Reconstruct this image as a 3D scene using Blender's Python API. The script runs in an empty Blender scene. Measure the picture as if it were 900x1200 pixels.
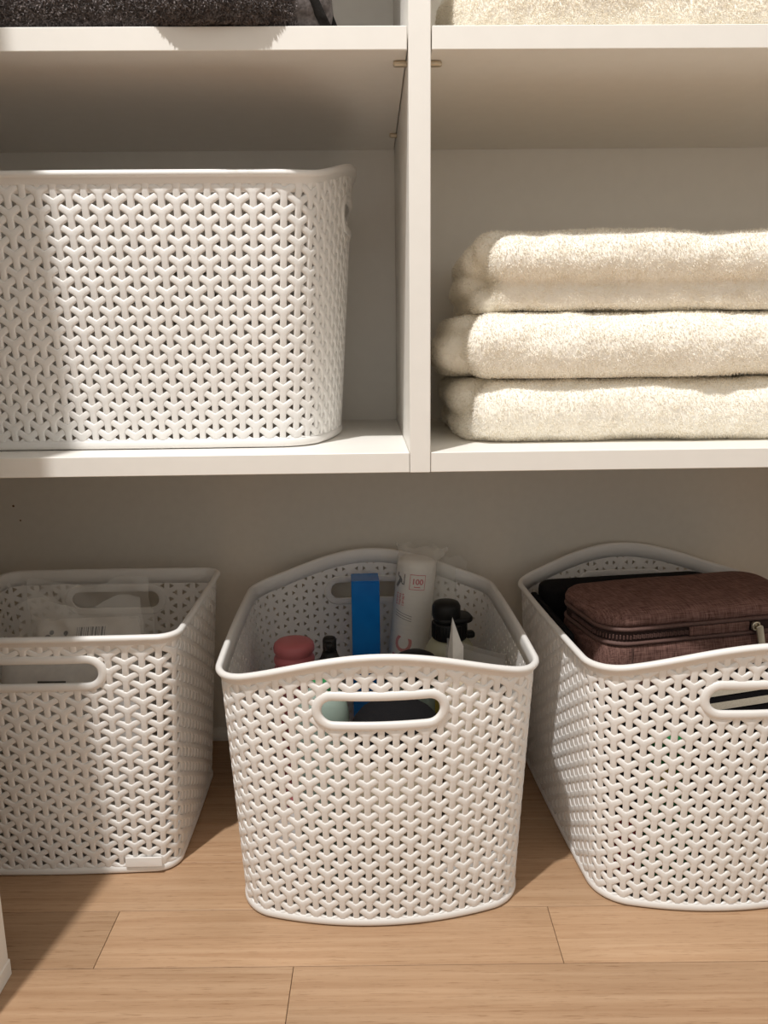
import bpy, bmesh, math, random
import numpy as np
from mathutils import Vector, Matrix
sc = bpy.context.scene
col = sc.collection
rng = np.random.default_rng(7)
random.seed(7)
R = math.radians
MM = 0.001
ZS = 443.0            # top of the lower shelf above the floor, in mm

# ------------------------------------------------------------------ camera
pitch, yaw, roll = 0.2053, 0.0175, -0.0112
fw = Vector((math.sin(yaw)*math.cos(pitch), math.cos(yaw)*math.cos(pitch), -math.sin(pitch)))
rt0 = Vector((math.cos(yaw), -math.sin(yaw), 0)); up0 = rt0.cross(fw)
rt = math.cos(roll)*rt0 + math.sin(roll)*up0
up = -math.sin(roll)*rt0 + math.cos(roll)*up0
cam = bpy.data.cameras.new('camera'); camo = bpy.data.objects.new('camera', cam); col.objects.link(camo)
cam.sensor_fit = 'VERTICAL'; cam.sensor_height = 36; cam.lens = 930/1200*36; cam.clip_start = 0.02
M4 = Matrix((rt, up, -fw)).transposed().to_4x4()
M4.translation = Vector((-0.04486, -0.6985, (91.87+ZS)*MM))
camo.matrix_world = M4
sc.camera = camo

# ------------------------------------------------------------------ world, light, exposure
wd = bpy.data.worlds.new('room_light'); sc.world = wd; wd.use_nodes = True
wd.node_tree.nodes['Background'].inputs[0].default_value = (1.0, 0.955, 0.875, 1)
wd.node_tree.nodes['Background'].inputs[1].default_value = 0.60
ld = bpy.data.lights.new('ceiling_downlight', 'SPOT'); ld.energy = 205; ld.color = (1.0, 0.97, 0.935)
ld.shadow_soft_size = 0.024; ld.spot_size = R(130); ld.spot_blend = 0.5
lo = bpy.data.objects.new('ceiling_downlight', ld); col.objects.link(lo)
lo.location = (-0.475, -0.71, 2.42)
lo.rotation_euler = (Vector((0, 0.1, 0.4)) - lo.location).to_track_quat('-Z', 'Y').to_euler()
sc.cycles.max_bounces = 16; sc.cycles.diffuse_bounces = 10
vs = sc.view_settings
vs.view_transform = 'Standard'; vs.look = 'None'; vs.exposure = 0.0; vs.gamma = 1.0; vs.use_curve_mapping = False

# ------------------------------------------------------------------ materials
def mat(name, color, rough=0.5, spec=0.5, **kw):
    m = bpy.data.materials.new(name); m.use_nodes = True
    p = m.node_tree.nodes['Principled BSDF']
    p.inputs['Base Color'].default_value = (*color, 1)
    p.inputs['Roughness'].default_value = rough
    p.inputs['Specular IOR Level'].default_value = spec
    for k, v in kw.items():
        p.inputs[k.replace('_', ' ')].default_value = v
    return m
def N(m, t, **ins):
    n = m.node_tree.nodes.new(t)
    for k, v in ins.items():
        n.inputs[k].default_value = v
    return n
def L(m, a, b): m.node_tree.links.new(a, b)
def ramp(m, fac, stops):
    r = N(m, 'ShaderNodeValToRGB')
    e = r.color_ramp.elements
    while len(e) < len(stops): e.new(0.5)
    for i, (p, c) in enumerate(stops):
        e[i].position = p; e[i].color = (*c, 1)
    L(m, fac, r.inputs[0]); return r
def texco(m, scale=(1, 1, 1), kind='Object'):
    t = N(m, 'ShaderNodeTexCoord'); mp = N(m, 'ShaderNodeMapping')
    mp.inputs['Scale'].default_value = scale
    L(m, t.outputs[kind], mp.inputs[0]); return mp.outputs[0]
def P(m): return m.node_tree.nodes['Principled BSDF']
def bump(m, fac, strength, dist):
    b = N(m, 'ShaderNodeBump', Strength=strength, Distance=dist); L(m, fac, b.inputs['Height'])
    L(m, b.outputs[0], P(m).inputs['Normal'])

def m_noise(name, c1, c2, scale, rough=0.6, spec=0.3, bs=0.0, bd=0.0005, stretch=(1, 1, 1), detail=4):
    m = mat(name, c1, rough, spec)
    n = N(m, 'ShaderNodeTexNoise', Scale=scale, Detail=detail); L(m, texco(m, stretch), n.inputs['Vector'])
    r = ramp(m, n.outputs['Fac'], [(0.3, c1), (0.7, c2)]); L(m, r.outputs[0], P(m).inputs['Base Color'])
    if bs: bump(m, n.outputs['Fac'], bs, bd)
    return m

plastic = m_noise('white_basket_plastic', (0.80, 0.785, 0.765), (0.83, 0.815, 0.795), 30, 0.36, 0.5)
board = m_noise('white_melamine', (0.81, 0.79, 0.75), (0.83, 0.81, 0.77), 60, 0.42, 0.4, 0.05, 0.0002)
paint = m_noise('off_white_wall_paint', (0.70, 0.665, 0.60), (0.725, 0.69, 0.625), 90, 0.75, 0.2, 0.08, 0.0003)
trimw = m_noise('white_trim_paint', (0.74, 0.72, 0.68), (0.77, 0.75, 0.71), 40, 0.45, 0.4)
terry = m_noise('cream_terry_cloth', (0.90, 0.865, 0.79), (0.93, 0.90, 0.83), 300, 0.95, 0.1, 0.5, 0.001)
P(terry).inputs['Sheen Weight'].default_value = 0.25
pile = m_noise('cream_terry_loops', (0.92, 0.89, 0.825), (0.95, 0.92, 0.86), 500, 0.95, 0.1)
def soften(m, k):
    out = m.node_tree.nodes['Material Output']; tr_ = N(m, 'ShaderNodeBsdfTranslucent'); tr_.inputs[0].default_value = (0.95, 0.915, 0.84, 1)
    mx = N(m, 'ShaderNodeMixShader'); mx.inputs[0].default_value = k
    L(m, P(m).outputs[0], mx.inputs[1]); L(m, tr_.outputs[0], mx.inputs[2]); L(m, mx.outputs[0], out.inputs[0])
soften(pile, 0.4)
grey_terry = m_noise('charcoal_terry_cloth', (0.07, 0.062, 0.06), (0.15, 0.132, 0.128), 350, 0.95, 0.1, 0.6, 0.001)
grey_pile = m_noise('charcoal_terry_loops', (0.10, 0.09, 0.088), (0.24, 0.21, 0.205), 220, 0.95, 0.1)
hem = m_noise('black_woven_hem', (0.012, 0.011, 0.010), (0.02, 0.018, 0.017), 800, 0.9, 0.1)
metal = mat('nickel_metal', (0.62, 0.54, 0.42), 0.35, 0.5, Metallic=0.9)
steel = mat('brushed_zip_metal', (0.72, 0.66, 0.52), 0.3, 0.5, Metallic=0.85)
blackp = mat('black_plastic', (0.010, 0.010, 0.010), 0.5, 0.3)
pinkp = m_noise('dusty_pink_plastic', (0.55, 0.155, 0.17), (0.59, 0.175, 0.19), 40, 0.45, 0.4)
jar = mat('grey_green_plastic', (0.26, 0.33, 0.29), 0.25, 0.5)
paleb = mat('pale_green_bottle_plastic', (0.44, 0.43, 0.30), 0.3, 0.5)
yellow = mat('yellow_label', (0.62, 0.52, 0.10), 0.5, 0.3)
paper = m_noise('white_paper_card', (0.74, 0.72, 0.69), (0.66, 0.64, 0.62), 120, 0.8, 0.2)
cotton = m_noise('white_cotton_pads', (0.88, 0.86, 0.83), (0.91, 0.89, 0.86), 200, 0.8, 0.2, 0.3, 0.0005)
redink = mat('red_print', (0.62, 0.07, 0.10), 0.6, 0.2)
pinkink = mat('rose_print', (0.70, 0.20, 0.20), 0.6, 0.2)
greyink = mat('dark_grey_print', (0.09, 0.09, 0.09), 0.6, 0.2)
blackfab = m_noise('black_fabric', (0.007, 0.007, 0.008), (0.014, 0.013, 0.014), 900, 0.9, 0.1, 0.3, 0.0003)
beige = m_noise('beige_fabric', (0.50, 0.42, 0.30), (0.56, 0.48, 0.36), 300, 0.85, 0.2)
greenp = mat('green_packet', (0.02, 0.22, 0.07), 0.5, 0.4)
redp = mat('coral_packet', (0.60, 0.07, 0.07), 0.5, 0.4)
stripe_w = m_noise('cream_webbing', (0.62, 0.56, 0.45), (0.70, 0.64, 0.53), 700, 0.9, 0.1, 0.4, 0.0004)

bluebox = mat('glossy_blue_carton', (0.0, 0.13, 0.52), 0.22, 0.5)
n = N(bluebox, 'ShaderNodeTexNoise', Scale=28, Detail=2); L(bluebox, texco(bluebox), n.inputs['Vector'])
r_ = ramp(bluebox, n.outputs['Fac'], [(0.3, (0.005, 0.15, 0.54)), (0.7, (0.01, 0.22, 0.68))])
L(bluebox, r_.outputs[0], P(bluebox).inputs['Base Color'])
bump(bluebox, n.outputs['Fac'], 0.3, 0.0015)

brownfab = mat('brown_heather_canvas', (0.12, 0.06, 0.05), 0.85, 0.2)
v = texco(brownfab, (1, 1, 1))
a1 = N(brownfab, 'ShaderNodeTexNoise', Scale=1, Detail=3); mp1 = N(brownfab, 'ShaderNodeMapping'); mp1.inputs['Scale'].default_value = (60, 900, 900)
a2 = N(brownfab, 'ShaderNodeTexNoise', Scale=1, Detail=3); mp2 = N(brownfab, 'ShaderNodeMapping'); mp2.inputs['Scale'].default_value = (900, 70, 90)
L(brownfab, v, mp1.inputs[0]); L(brownfab, v, mp2.inputs[0]); L(brownfab, mp1.outputs[0], a1.inputs['Vector']); L(brownfab, mp2.outputs[0], a2.inputs['Vector'])
ad = N(brownfab, 'ShaderNodeMath'); ad.operation = 'ADD'; L(brownfab, a1.outputs['Fac'], ad.inputs[0]); L(brownfab, a2.outputs['Fac'], ad.inputs[1])
hf = N(brownfab, 'ShaderNodeMath'); hf.operation = 'MULTIPLY'; hf.inputs[1].default_value = 0.5; L(brownfab, ad.outputs[0], hf.inputs[0])
r_ = ramp(brownfab, hf.outputs[0], [(0.36, (0.085, 0.040, 0.033)), (0.64, (0.27, 0.15, 0.125))])
L(brownfab, r_.outputs[0], P(brownfab).inputs['Base Color']); bump(brownfab, hf.outputs[0], 0.4, 0.0004)
brownpipe = m_noise('brown_piping', (0.11, 0.06, 0.05), (0.15, 0.085, 0.073), 500, 0.6, 0.3)
zipdark = m_noise('dark_zip_tape', (0.035, 0.02, 0.018), (0.055, 0.03, 0.026), 700, 0.8, 0.2)

def film_mat(name, tint, k):
    m = bpy.data.materials.new(name); m.use_nodes = True
    nt = m.node_tree; out = nt.nodes['Material Output']; nt.nodes.remove(nt.nodes['Principled BSDF'])
    t = N(m, 'ShaderNodeBsdfTransparent'); t.inputs[0].default_value = (*tint, 1)
    g = N(m, 'ShaderNodeBsdfPrincipled'); g.inputs['Base Color'].default_value = (*tint, 1); g.inputs['Roughness'].default_value = 0.16
    nz = N(m, 'ShaderNodeTexNoise', Scale=55, Detail=3); L(m, texco(m), nz.inputs['Vector'])
    b = N(m, 'ShaderNodeBump', Strength=0.6, Distance=0.003); L(m, nz.outputs['Fac'], b.inputs['Height']); L(m, b.outputs[0], g.inputs['Normal'])
    mx = N(m, 'ShaderNodeMixShader'); mx.inputs[0].default_value = k
    L(m, t.outputs[0], mx.inputs[1]); L(m, g.outputs[0], mx.inputs[2]); L(m, mx.outputs[0], out.inputs[0])
    return m
film = film_mat('clear_plastic_film', (0.98, 0.975, 0.96), 0.22)
frost = film_mat('frosted_zip_pouch', (0.72, 0.70, 0.68), 0.34)

oak = mat('oak_floor_plank', (0.5, 0.32, 0.18), 0.42, 0.4)
oi = N(oak, 'ShaderNodeObjectInfo'); tc = N(oak, 'ShaderNodeTexCoord')
off = N(oak, 'ShaderNodeVectorMath'); off.operation = 'MULTIPLY_ADD'
cm = N(oak, 'ShaderNodeCombineXYZ')
for k in range(3):
    mu = N(oak, 'ShaderNodeMath'); mu.operation = 'MULTIPLY'; mu.inputs[1].default_value = (13.0, 7.0, 3.0)[k]
    L(oak, oi.outputs['Random'], mu.inputs[0]); L(oak, mu.outputs[0], cm.inputs[k])
off.inputs[1].default_value = (1, 1, 1); L(oak, tc.outputs['Object'], off.inputs[0]); L(oak, cm.outputs[0], off.inputs[2])
def omap(sx, sy):
    q = N(oak, 'ShaderNodeMapping'); q.inputs['Scale'].default_value = (sx, sy, 1); L(oak, off.outputs[0], q.inputs[0]); return q.outputs[0]
g1 = N(oak, 'ShaderNodeTexNoise', Scale=1, Detail=5, Roughness=0.6, Distortion=0.6); L(oak, omap(3.5, 150), g1.inputs['Vector'])
g2 = N(oak, 'ShaderNodeTexNoise', Scale=1, Detail=3, Roughness=0.7); L(oak, omap(40, 700), g2.inputs['Vector'])
g3 = N(oak, 'ShaderNodeTexNoise', Scale=1, Detail=2); L(oak, omap(4, 9), g3.inputs['Vector'])
c1 = ramp(oak, g1.outputs['Fac'], [(0.28, (0.36, 0.218, 0.125)), (0.5, (0.43, 0.277, 0.168)), (0.72, (0.495, 0.335, 0.214))])
c2 = ramp(oak, g2.outputs['Fac'], [(0.30, (0.70, 0.64, 0.58)), (0.44, (1, 1, 1))])
c3 = ramp(oak, g3.outputs['Fac'], [(0.3, (0.90, 0.89, 0.87)), (0.7, (1.08, 1.06, 1.04))])
mA = N(oak, 'ShaderNodeMix'); mA.data_type = 'RGBA'; mA.blend_type = 'MULTIPLY'; mA.inputs[0].default_value = 1
L(oak, c1.outputs[0], mA.inputs[6]); L(oak, c2.outputs[0], mA.inputs[7])
mB = N(oak, 'ShaderNodeMix'); mB.data_type = 'RGBA'; mB.blend_type = 'MULTIPLY'; mB.inputs[0].default_value = 1
L(oak, mA.outputs[2], mB.inputs[6]); L(oak, c3.outputs[0], mB.inputs[7])
hv = N(oak, 'ShaderNodeMapRange'); hv.inputs['To Min'].default_value = 0.90; hv.inputs['To Max'].default_value = 1.08; L(oak, oi.outputs['Random'], hv.inputs[0])
mC = N(oak, 'ShaderNodeVectorMath'); mC.operation = 'SCALE'; L(oak, mB.outputs[2], mC.inputs[0]); L(oak, hv.outputs[0], mC.inputs['Scale'])
L(oak, mC.outputs[0], P(oak).inputs['Base Color']); bump(oak, g2.outputs['Fac'], 0.15, 0.0004)
subfloor = mat('dark_subfloor', (0.16, 0.09, 0.05), 0.9, 0.1)

# ------------------------------------------------------------------ helpers (all lengths in mm)
def mk(name, V, F, m, parent=None, smooth=True, loc=None):
    me = bpy.data.meshes.new(name)
    V = np.asarray(V, float)*MM
    me.from_pydata(V.tolist(), [], F if isinstance(F, list) else [tuple(map(int, f)) for f in F])
    me.validate(); me.update()
    if smooth: me.polygons.foreach_set('use_smooth', np.ones(len(me.polygons), bool))
    me.materials.append(m)
    o = bpy.data.objects.new(name, me); col.objects.link(o)
    if parent: o.parent = parent
    if loc is not None: o.location = Vector(loc)*MM
    return o
def tag(o, label, cat, group=None, kind=None):
    o['label'] = label; o['category'] = cat
    if group: o['group'] = group
    if kind: o['kind'] = kind
    return o
def struct(o): o['kind'] = 'structure'; return o
def empty(name, loc, rz=0, rx=0, ry=0):
    e = bpy.data.objects.new(name, None); col.objects.link(e); e.empty_display_size = 0.02
    e.location = Vector(loc)*MM; e.rotation_euler = (rx, ry, rz); return e
class MB:
    def __init__(s): s.V = []; s.F = []
    def add(s, V, F):
        k = len(s.V); s.V += [tuple(map(float, v)) for v in V]; s.F += [tuple(i+k for i in f) for f in F]; return s
    def build(s, name, m, parent=None, smooth=True, loc=None): return mk(name, s.V, s.F, m, parent, smooth, loc)
def rrect(lx, ly, r, n=6):
    """rounded rectangle outline, counter-clockwise"""
    r = max(min(r, lx/2-1e-3, ly/2-1e-3), 1e-3); pts = []
    for cx, cy, a0 in ((lx/2-r, ly/2-r, 0), (-lx/2+r, ly/2-r, 90), (-lx/2+r, -ly/2+r, 180), (lx/2-r, -ly/2+r, 270)):
        for k in range(n+1):
            a = R(a0+90*k/n); pts.append((cx+r*math.cos(a), cy+r*math.sin(a)))
    return pts
def loft(rings, cap=True):
    n = len(rings[0]); V = [p for r in rings for p in r]; F = []
    for i in range(len(rings)-1):
        for j in range(n):
            k = (j+1) % n; F.append((i*n+j, i*n+k, (i+1)*n+k, (i+1)*n+j))
    if cap:
        F.append(tuple(range(n-1, -1, -1))); F.append(tuple((len(rings)-1)*n+j for j in range(n)))
    return V, F
def rbox(lx, ly, z0, z1, rp, re, n=6, ne=4, c=(0, 0)):
    """box with rounded plan corners and rounded top/bottom edges"""
    re = min(re, (z1-z0)/2-1e-3); rings = []
    prof = [(re*(1-math.sin(R(90*k/ne))), z0+re*(1-math.cos(R(90*k/ne)))) for k in range(ne+1)]
    prof += [(re*(1-math.cos(R(90*k/ne))), z1-re*(1-math.sin(R(90*k/ne)))) for k in range(ne+1)]
    for ins, z in prof:
        rings.append([(x+c[0], y+c[1], z) for x, y in rrect(lx-2*ins, ly-2*ins, max(rp-ins, 0.5), n)])
    return loft(rings)
def lathe(prof, n=28, sx=1, sy=1, c=(0, 0)):
    rings = [[(c[0]+sx*r*math.cos(2*math.pi*j/n), c[1]+sy*r*math.sin(2*math.pi*j/n), z) for j in range(n)] for r, z in prof]
    return loft(rings)
def box(x0, x1, y0, y1, z0, z1):
    V = [(x, y, z) for z in (z0, z1) for x, y in ((x0, y0), (x1, y0), (x1, y1), (x0, y1))]
    return V, [(3, 2, 1, 0), (4, 5, 6, 7), (0, 1, 5, 4), (1, 2, 6, 5), (2, 3, 7, 6), (3, 0, 4, 7)]
def bbox(x0, x1, y0, y1, z0, z1, b=0.6):
    """box with small bevelled edges"""
    rings = []
    for ins, z in ((b, z0), (0, z0+b), (0, z1-b), (b, z1)):
        rings.append([(x, y, z) for x, y in ((x0+ins+b, y0+ins), (x1-ins-b, y0+ins), (x1-ins, y0+ins+b), (x1-ins, y1-ins-b), (x1-ins-b, y1-ins), (x0+ins+b, y1-ins), (x0+ins, y1-ins-b), (x0+ins, y0+ins+b))])
    return loft(rings)
def grid(fn, nu, nv):
    V = [fn(i/nu, j/nv) for j in range(nv+1) for i in range(nu+1)]
    F = [(j*(nu+1)+i, j*(nu+1)+i+1, (j+1)*(nu+1)+i+1, (j+1)*(nu+1)+i) for j in range(nv) for i in range(nu)]
    return V, F

# ------------------------------------------------------------------ the setting
YB = 335.0
floor = struct(mk('floor', *box(-1300, 1300, -2900, YB, -20, -8), subfloor, None, False))
a_tilt = R(-1.0)
fl_rows = []
def plank(x0, x1, y0, y1):
    g = 0.25
    o = MB().add(*bbox(-(x1-x0)/2+g, (x1-x0)/2-g, -(y1-y0)/2+g, (y1-y0)/2-g, -8, 0, 0.35)).build('plank', oak, floor, False)
    cx, cy = (x0+x1)/2, (y0+y1)/2
    o.location = Vector((cx*math.cos(a_tilt)-cy*math.sin(a_tilt), cx*math.sin(a_tilt)+cy*math.cos(a_tilt), 0))*MM
    o.rotation_euler = (0, 0, a_tilt)
pw = 73.0
for k in range(-38, 5):
    y0 = -21.5+k*pw; y1 = y0+pw
    if k == -1: xs = [-1250, -735, -294, 122, 640, 1250]
    elif k == -2: xs = [-1250, -560, -117, 420, 800, 1250]
    elif k == 0: xs = [-1250, -620, -80+20, 355, 770, 1250]
    else:
        xs = [-1250]
        x = -1250+random.uniform(150, 480)
        while x < 1150: xs.append(x); x += random.uniform(380, 620)
        xs.append(1250)
    for q in range(len(xs)-1): plank(xs[q], xs[q+1], y0, min(y1, YB+8))
wall_back = struct(mk('wall_back', *box(-1300, 1300, YB, YB+60, 0, 2500), paint, None, False))
wall_left = struct(mk('wall_left', *box(-640, -577, -94, YB, 0, 2500), paint, None, False))
wall_front = struct(mk('wall_front', *box(-1300, -402, -180, -98, 0, 2500), paint, None, False))
wall_right = struct(mk('wall_right', *box(577, 640, -94, YB, 0, 2500), paint, None, False))
bb = MB(); bb.add(*loft([[(-576, y, z), (576, y, z)][::1] for y, z in ((YB, 0), (YB-12, 0), (YB-12, 5), (YB-9, 10), (YB-4, 13), (YB, 14))], False))
struct(bb.build('baseboard_back', trimw, None, False))
# door jamb at the left of the closet opening, on the floor
tr = MB(); tr.add(*bbox(-402, -366, -184, -94, 0, 2100, 1.0)); tr.add(*bbox(-404, -365, -186, -93, 0, 16, 0.8))
struct(tr.build('trim_1', trimw, None, False))
for x, z, r0 in ((-514.4, 335.0, 1.6), (-507.2, 315.4, 1.2)):
    V = [(x+rr*math.cos(2*math.pi*j/10), YB-dy, z+rr*math.sin(2*math.pi*j/10)) for rr, dy in ((r0, 0.1), (r0*0.6, 0.35)) for j in range(10)]
    mk('nail_hole', V, [tuple(range(10, 20))]+[(j, (j+1) % 10, 10+(j+1) % 10, 10+j) for j in range(10)], subfloor, wall_back)

# ------------------------------------------------------------------ shelving unit
unit = empty('closet_shelving', (0, 0, 0))
tag(unit, 'white melamine closet shelving with a central upright and open compartments', 'shelving')
def part(name, geo, m, parent, smooth=False): return MB().add(*geo).build(name, m, parent, smooth)
part('upright', bbox(-9, 9, -1.6, YB-4, ZS-18, ZS+720, 0.5), board, unit)
part('back_panel', box(-576, -9.2, YB-3.5, YB-0.3, ZS-18, ZS+720), board, unit)
part('back_panel', box(9.2, 576, YB-3.5, YB-0.3, ZS-18, ZS+720), board, unit)
for sx in (-1, 1):
    x0, x1 = sorted((sx*558, sx*576)); part('side_panel', bbox(x0, x1, -1.6, YB-4, ZS-18, ZS+720, 0.5), board, unit)
    for z in (-18, 325, 668):
        g = 1.0 if z != -18 else 0.4
        x0, x1 = sorted((sx*(9+g), sx*557.5))
        sh = part('shelf_board', bbox(x0, x1, 0, YB-4.2, ZS+z, ZS+z+17.7, 0.5), board, unit)
def pin(sx, y, lx):
    q = MB(); prof = [(0, 0), (0, lx)]
    V, F = rbox(2*lx, 6.0, 0, 4.2, 3.0, 1.4); q.add(V, F)
    o = q.build('shelf_pin', metal, unit); o.location = Vector((sx*(9+lx-1.5), y, ZS+325-4.4))*MM
for sx in (-1, 1):
    for y, lx in ((26, 6.5), (255, 5.0)):
        pin(sx, y, lx)

# ------------------------------------------------------------------ woven plastic baskets
def outline(w, l, b, r, n=1440):
    """plan of a basket: half width w, half length l (along y), ends bulging by b, corner radius r; starts at the front centre"""
    wi, li = w-r, l-r; pts = []
    bb_ = b
    def end(sgn, xs):
        for x in xs:
            y = -(li-bb_*(x/wi)**2)
            nx, ny = 2*bb_*x/wi**2, -1.0; q = math.hypot(nx, ny)
            pts.append((sgn*(x+r*nx/q), sgn*(y+r*ny/q)))
    sl = math.atan2(2*bb_/wi, 1)
    def corner(cx, cy, a0, a1):
        for k in range(1, 24):
            a = a0+(a1-a0)*k/24; pts.append((cx+r*math.cos(a), cy+r*math.sin(a)))
    end(1, np.linspace(0, wi, 60))
    corner(wi, -(li-bb_), -math.pi/2+sl, 0)
    for y in np.linspace(-(li-bb_), li-bb_, 80): pts.append((w+SB*(1-(y/(li-bb_))**2), y))
    corner(wi, li-bb_, 0, math.pi/2-sl)
    end(-1, np.linspace(-wi, wi, 120))
    corner(-wi, li-bb_, math.pi/2+sl, math.pi)
    for y in np.linspace(li-bb_, -(li-bb_), 80): pts.append((-w-SB*(1-(y/(li-bb_))**2), y))
    corner(-wi, -(li-bb_), math.pi, 1.5*math.pi-sl)
    end(1, np.linspace(-wi, 0, 60)[:-1])
    p = np.array(pts+[pts[0]]); d = np.r_[0, np.cumsum(np.hypot(*np.diff(p, axis=0).T))]
    keep = np.r_[True, np.diff(d) > 1e-6]; p, d = p[keep], d[keep]
    s = np.linspace(0, d[-1], n+1)
    return np.c_[np.interp(s, d, p[:, 0]), np.interp(s, d, p[:, 1])], d[-1]
SB = 1.5

class Basket:
    def __init__(s, base, top, H, arch, ncol, rowh, handles, zrow=0.0, lattice_lo=8.5, lattice_hi=10.5):
        s.H, s.arch, s.ncol, s.b = H, arch, ncol, rowh
        s.P0, per0 = outline(*base); s.P1, per1 = outline(*top); s.wtop = top[0]
        s.per = 0.5*(per0+per1); s.a = s.per/ncol; s.handles = handles; s.zrow = zrow; s.lo, s.hi = lattice_lo, lattice_hi
    def plan(s, f, t):
        n = len(s.P0)-1; x = (np.asarray(f) % 1.0)*n; i = np.minimum(x.astype(int), n-1); q = (x-i)[:, None]
        A = s.P0[i]*(1-q)+s.P0[i+1]*q; B = s.P1[i]*(1-q)+s.P1[i+1]*q
        return A*(1-t[:, None])+B*t[:, None]
    def surf(s, f, z, d):
        """point on the wall at perimeter fraction f, height z, offset d outwards"""
        f, z, d = (np.asarray(q, float) for q in (f, z, d)); t = z/s.H
        p = s.plan(f, t); e = 4e-4
        g = s.plan(f+e, t)-s.plan(f-e, t); g /= np.linalg.norm(g, axis=1)[:, None]+1e-12
        nrm = np.c_[g[:, 1], -g[:, 0]]
        return np.c_[p+nrm*d[:, None], z]
    def ztop(s, f):
        f = np.asarray(f, float); x = s.plan(f, np.ones_like(f))[:, 0]
        return s.H+s.arch*np.cos(np.pi/2*np.clip(x/s.wtop, -1, 1))**1.4
    def sweep(s, prof, rel_top, n=360):
        """sweep a closed (d, z) profile round the basket"""
        f = np.arange(n)/n; zt = s.ztop(f) if rel_top else 0; k = len(prof); V = np.empty((n, k, 3))
        for j, (d, z) in enumerate(prof): V[:, j] = s.surf(f, zt+z if rel_top else np.full(n, z), np.full(n, d))
        F = [(i*k+j, ((i+1) % n)*k+j, ((i+1) % n)*k+(j+1) % k, i*k+(j+1) % k) for i in range(n) for j in range(k)]
        return V.reshape(-1, 3), F
    def lattice(s):
        """(u, z, d) vertices and faces of the Y shaped weave over a sheet with triangular holes"""
        a, b, hw = s.a, s.b, 3.1
        La = math.hypot(a, b/2)
        dirs = [np.array([a, b/2])/La, np.array([-a, b/2])/La, np.array([0, -1.0])]; lens = [La, La, b]
        ang = [math.atan2(v_[1], v_[0]) for v_ in dirs]
        # crotches: 0 between arm0/arm1 (top), 1 between arm1/arm2 (left), 2 between arm2/arm0 (right)
        up_ = (math.pi-2*ang[0])
        cro = [np.array([0, 1.0])*hw/math.sin(up_/2)*1.06]
        side = (ang[0]+math.pi/2); aL = math.pi-(ang[0]-side/2); aR = ang[0]-side/2
        cro += [np.array([math.cos(aL), math.sin(aL)])*hw/math.sin(side/2)*1.24, np.array([math.cos(aR), math.sin(aR)])*hw/math.sin(side/2)*1.24]
        qs = [1.0, 0.90, 0.58]; hq = [0.0, 0.74, 1.0]
        top_h, tip_h = 2.0, 0.7
        TV, TF = [], []
        for c_ in cro:
            for q, h in zip(qs, hq): TV.append((c_[0]*q, c_[1]*q, h*top_h if h else -0.25))
        left_c = [0, 1, 2]; right_c = [2, 0, 1]          # crotch on the left / right of each arm looking outwards
        for k in range(3):
            d_, ln = dirs[k], lens[k]; nr = np.array([-d_[1], d_[0]])
            rows = [(1.62*hw, 1.04, 0.97), (2.45*hw, 1.0, 0.84), (ln-1.75*hw, 1.0, 0.45), (ln-0.75*hw, 1.0, 0.0)]
            prev = [left_c[k]*3+j for j in range(3)]+[right_c[k]*3+j for j in (2, 1, 0)]
            for dist, wf, hf_ in rows:
                h0 = tip_h+(top_h-tip_h)*hf_; cur = []
                for sgn, order in ((1, (0, 1, 2)), (-1, (2, 1, 0))):
                    for j in order:
                        p = d_*dist+nr*sgn*hw*wf*qs[j]
                        cur.append(len(TV)); TV.append((p[0], p[1], h0*hq[j] if hq[j] else -0.25))
                for j in range(5): TF.append((prev[j], prev[j+1], cur[j+1], cur[j]))
                prev = cur
        TF.append((2, 5, 8))
        TV = np.array(TV); tv = len(TV)
        nr_ = int((s.H+s.arch)/b)+3
        ctr = np.array([(i*a, s.zrow+(j+(0.5 if i % 2 else 0))*b) for i in range(s.ncol) for j in range(-1, nr_)])
        V = (TV[None]+np.c_[ctr, np.zeros(len(ctr))][:, None]).reshape(-1, 3)
        F = []
        for f_ in TF:
            arr = np.array(f_)[None]+np.arange(len(ctr))[:, None]*tv
            F.append(arr)
        quads = np.concatenate([q for q in F if q.shape[1] == 4]); tris = np.concatenate([q for q in F if q.shape[1] == 3])
        # sheet with holes: inset corners of every lattice triangle
        per = b+2*La; rin = a*b/per; kk = 1-hw/rin
        def inset(A, B, C):
            la, lb, lc = (np.linalg.norm(B-C), np.linalg.norm(A-C), np.linalg.norm(A-B))
            I = (la*A+lb*B+lc*C)/(la+lb+lc); return [I+kk*(X-I) for X in (A, B, C)]
        O = np.zeros(2); U = np.array([0, b]); D = -U; ur = np.array([a, b/2]); dr = np.array([a, -b/2]); ul = np.array([-a, b/2]); dl = np.array([-a, -b/2])
        ring = [U, ur, dr, D, dl, ul]; hexa = []
        for q in range(6): hexa.append(inset(O, ring[q], ring[(q+1) % 6])[0])
        SV = [(*p, -0.3) for p in hexa]; SF = [[0, 1, 2, 3, 4, 5]]
        # edge quads towards U, ur, dr
        for e, (i0, i1, nb) in enumerate(((5, 0, U), (0, 1, ur), (1, 2, dr))):
            j0, j1 = (i0+3) % 6, (i1+3) % 6
            # the two hole corners of the neighbour that face this edge
            m0 = len(SV); SV.append((*(nb+hexa[(j0) % 6]), -0.3)); SV.append((*(nb+hexa[(j1) % 6]), -0.3))
            SF.append([i0, i1, m0, m0+1])
        SV = np.array(SV); sv = len(SV); base_i = len(V)
        SVa = (SV[None]+np.c_[ctr, np.zeros(len(ctr))][:, None]).reshape(-1, 3)
        sheet_hex = np.array(SF[0])[None]+np.arange(len(ctr))[:, None]*sv+base_i
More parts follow.
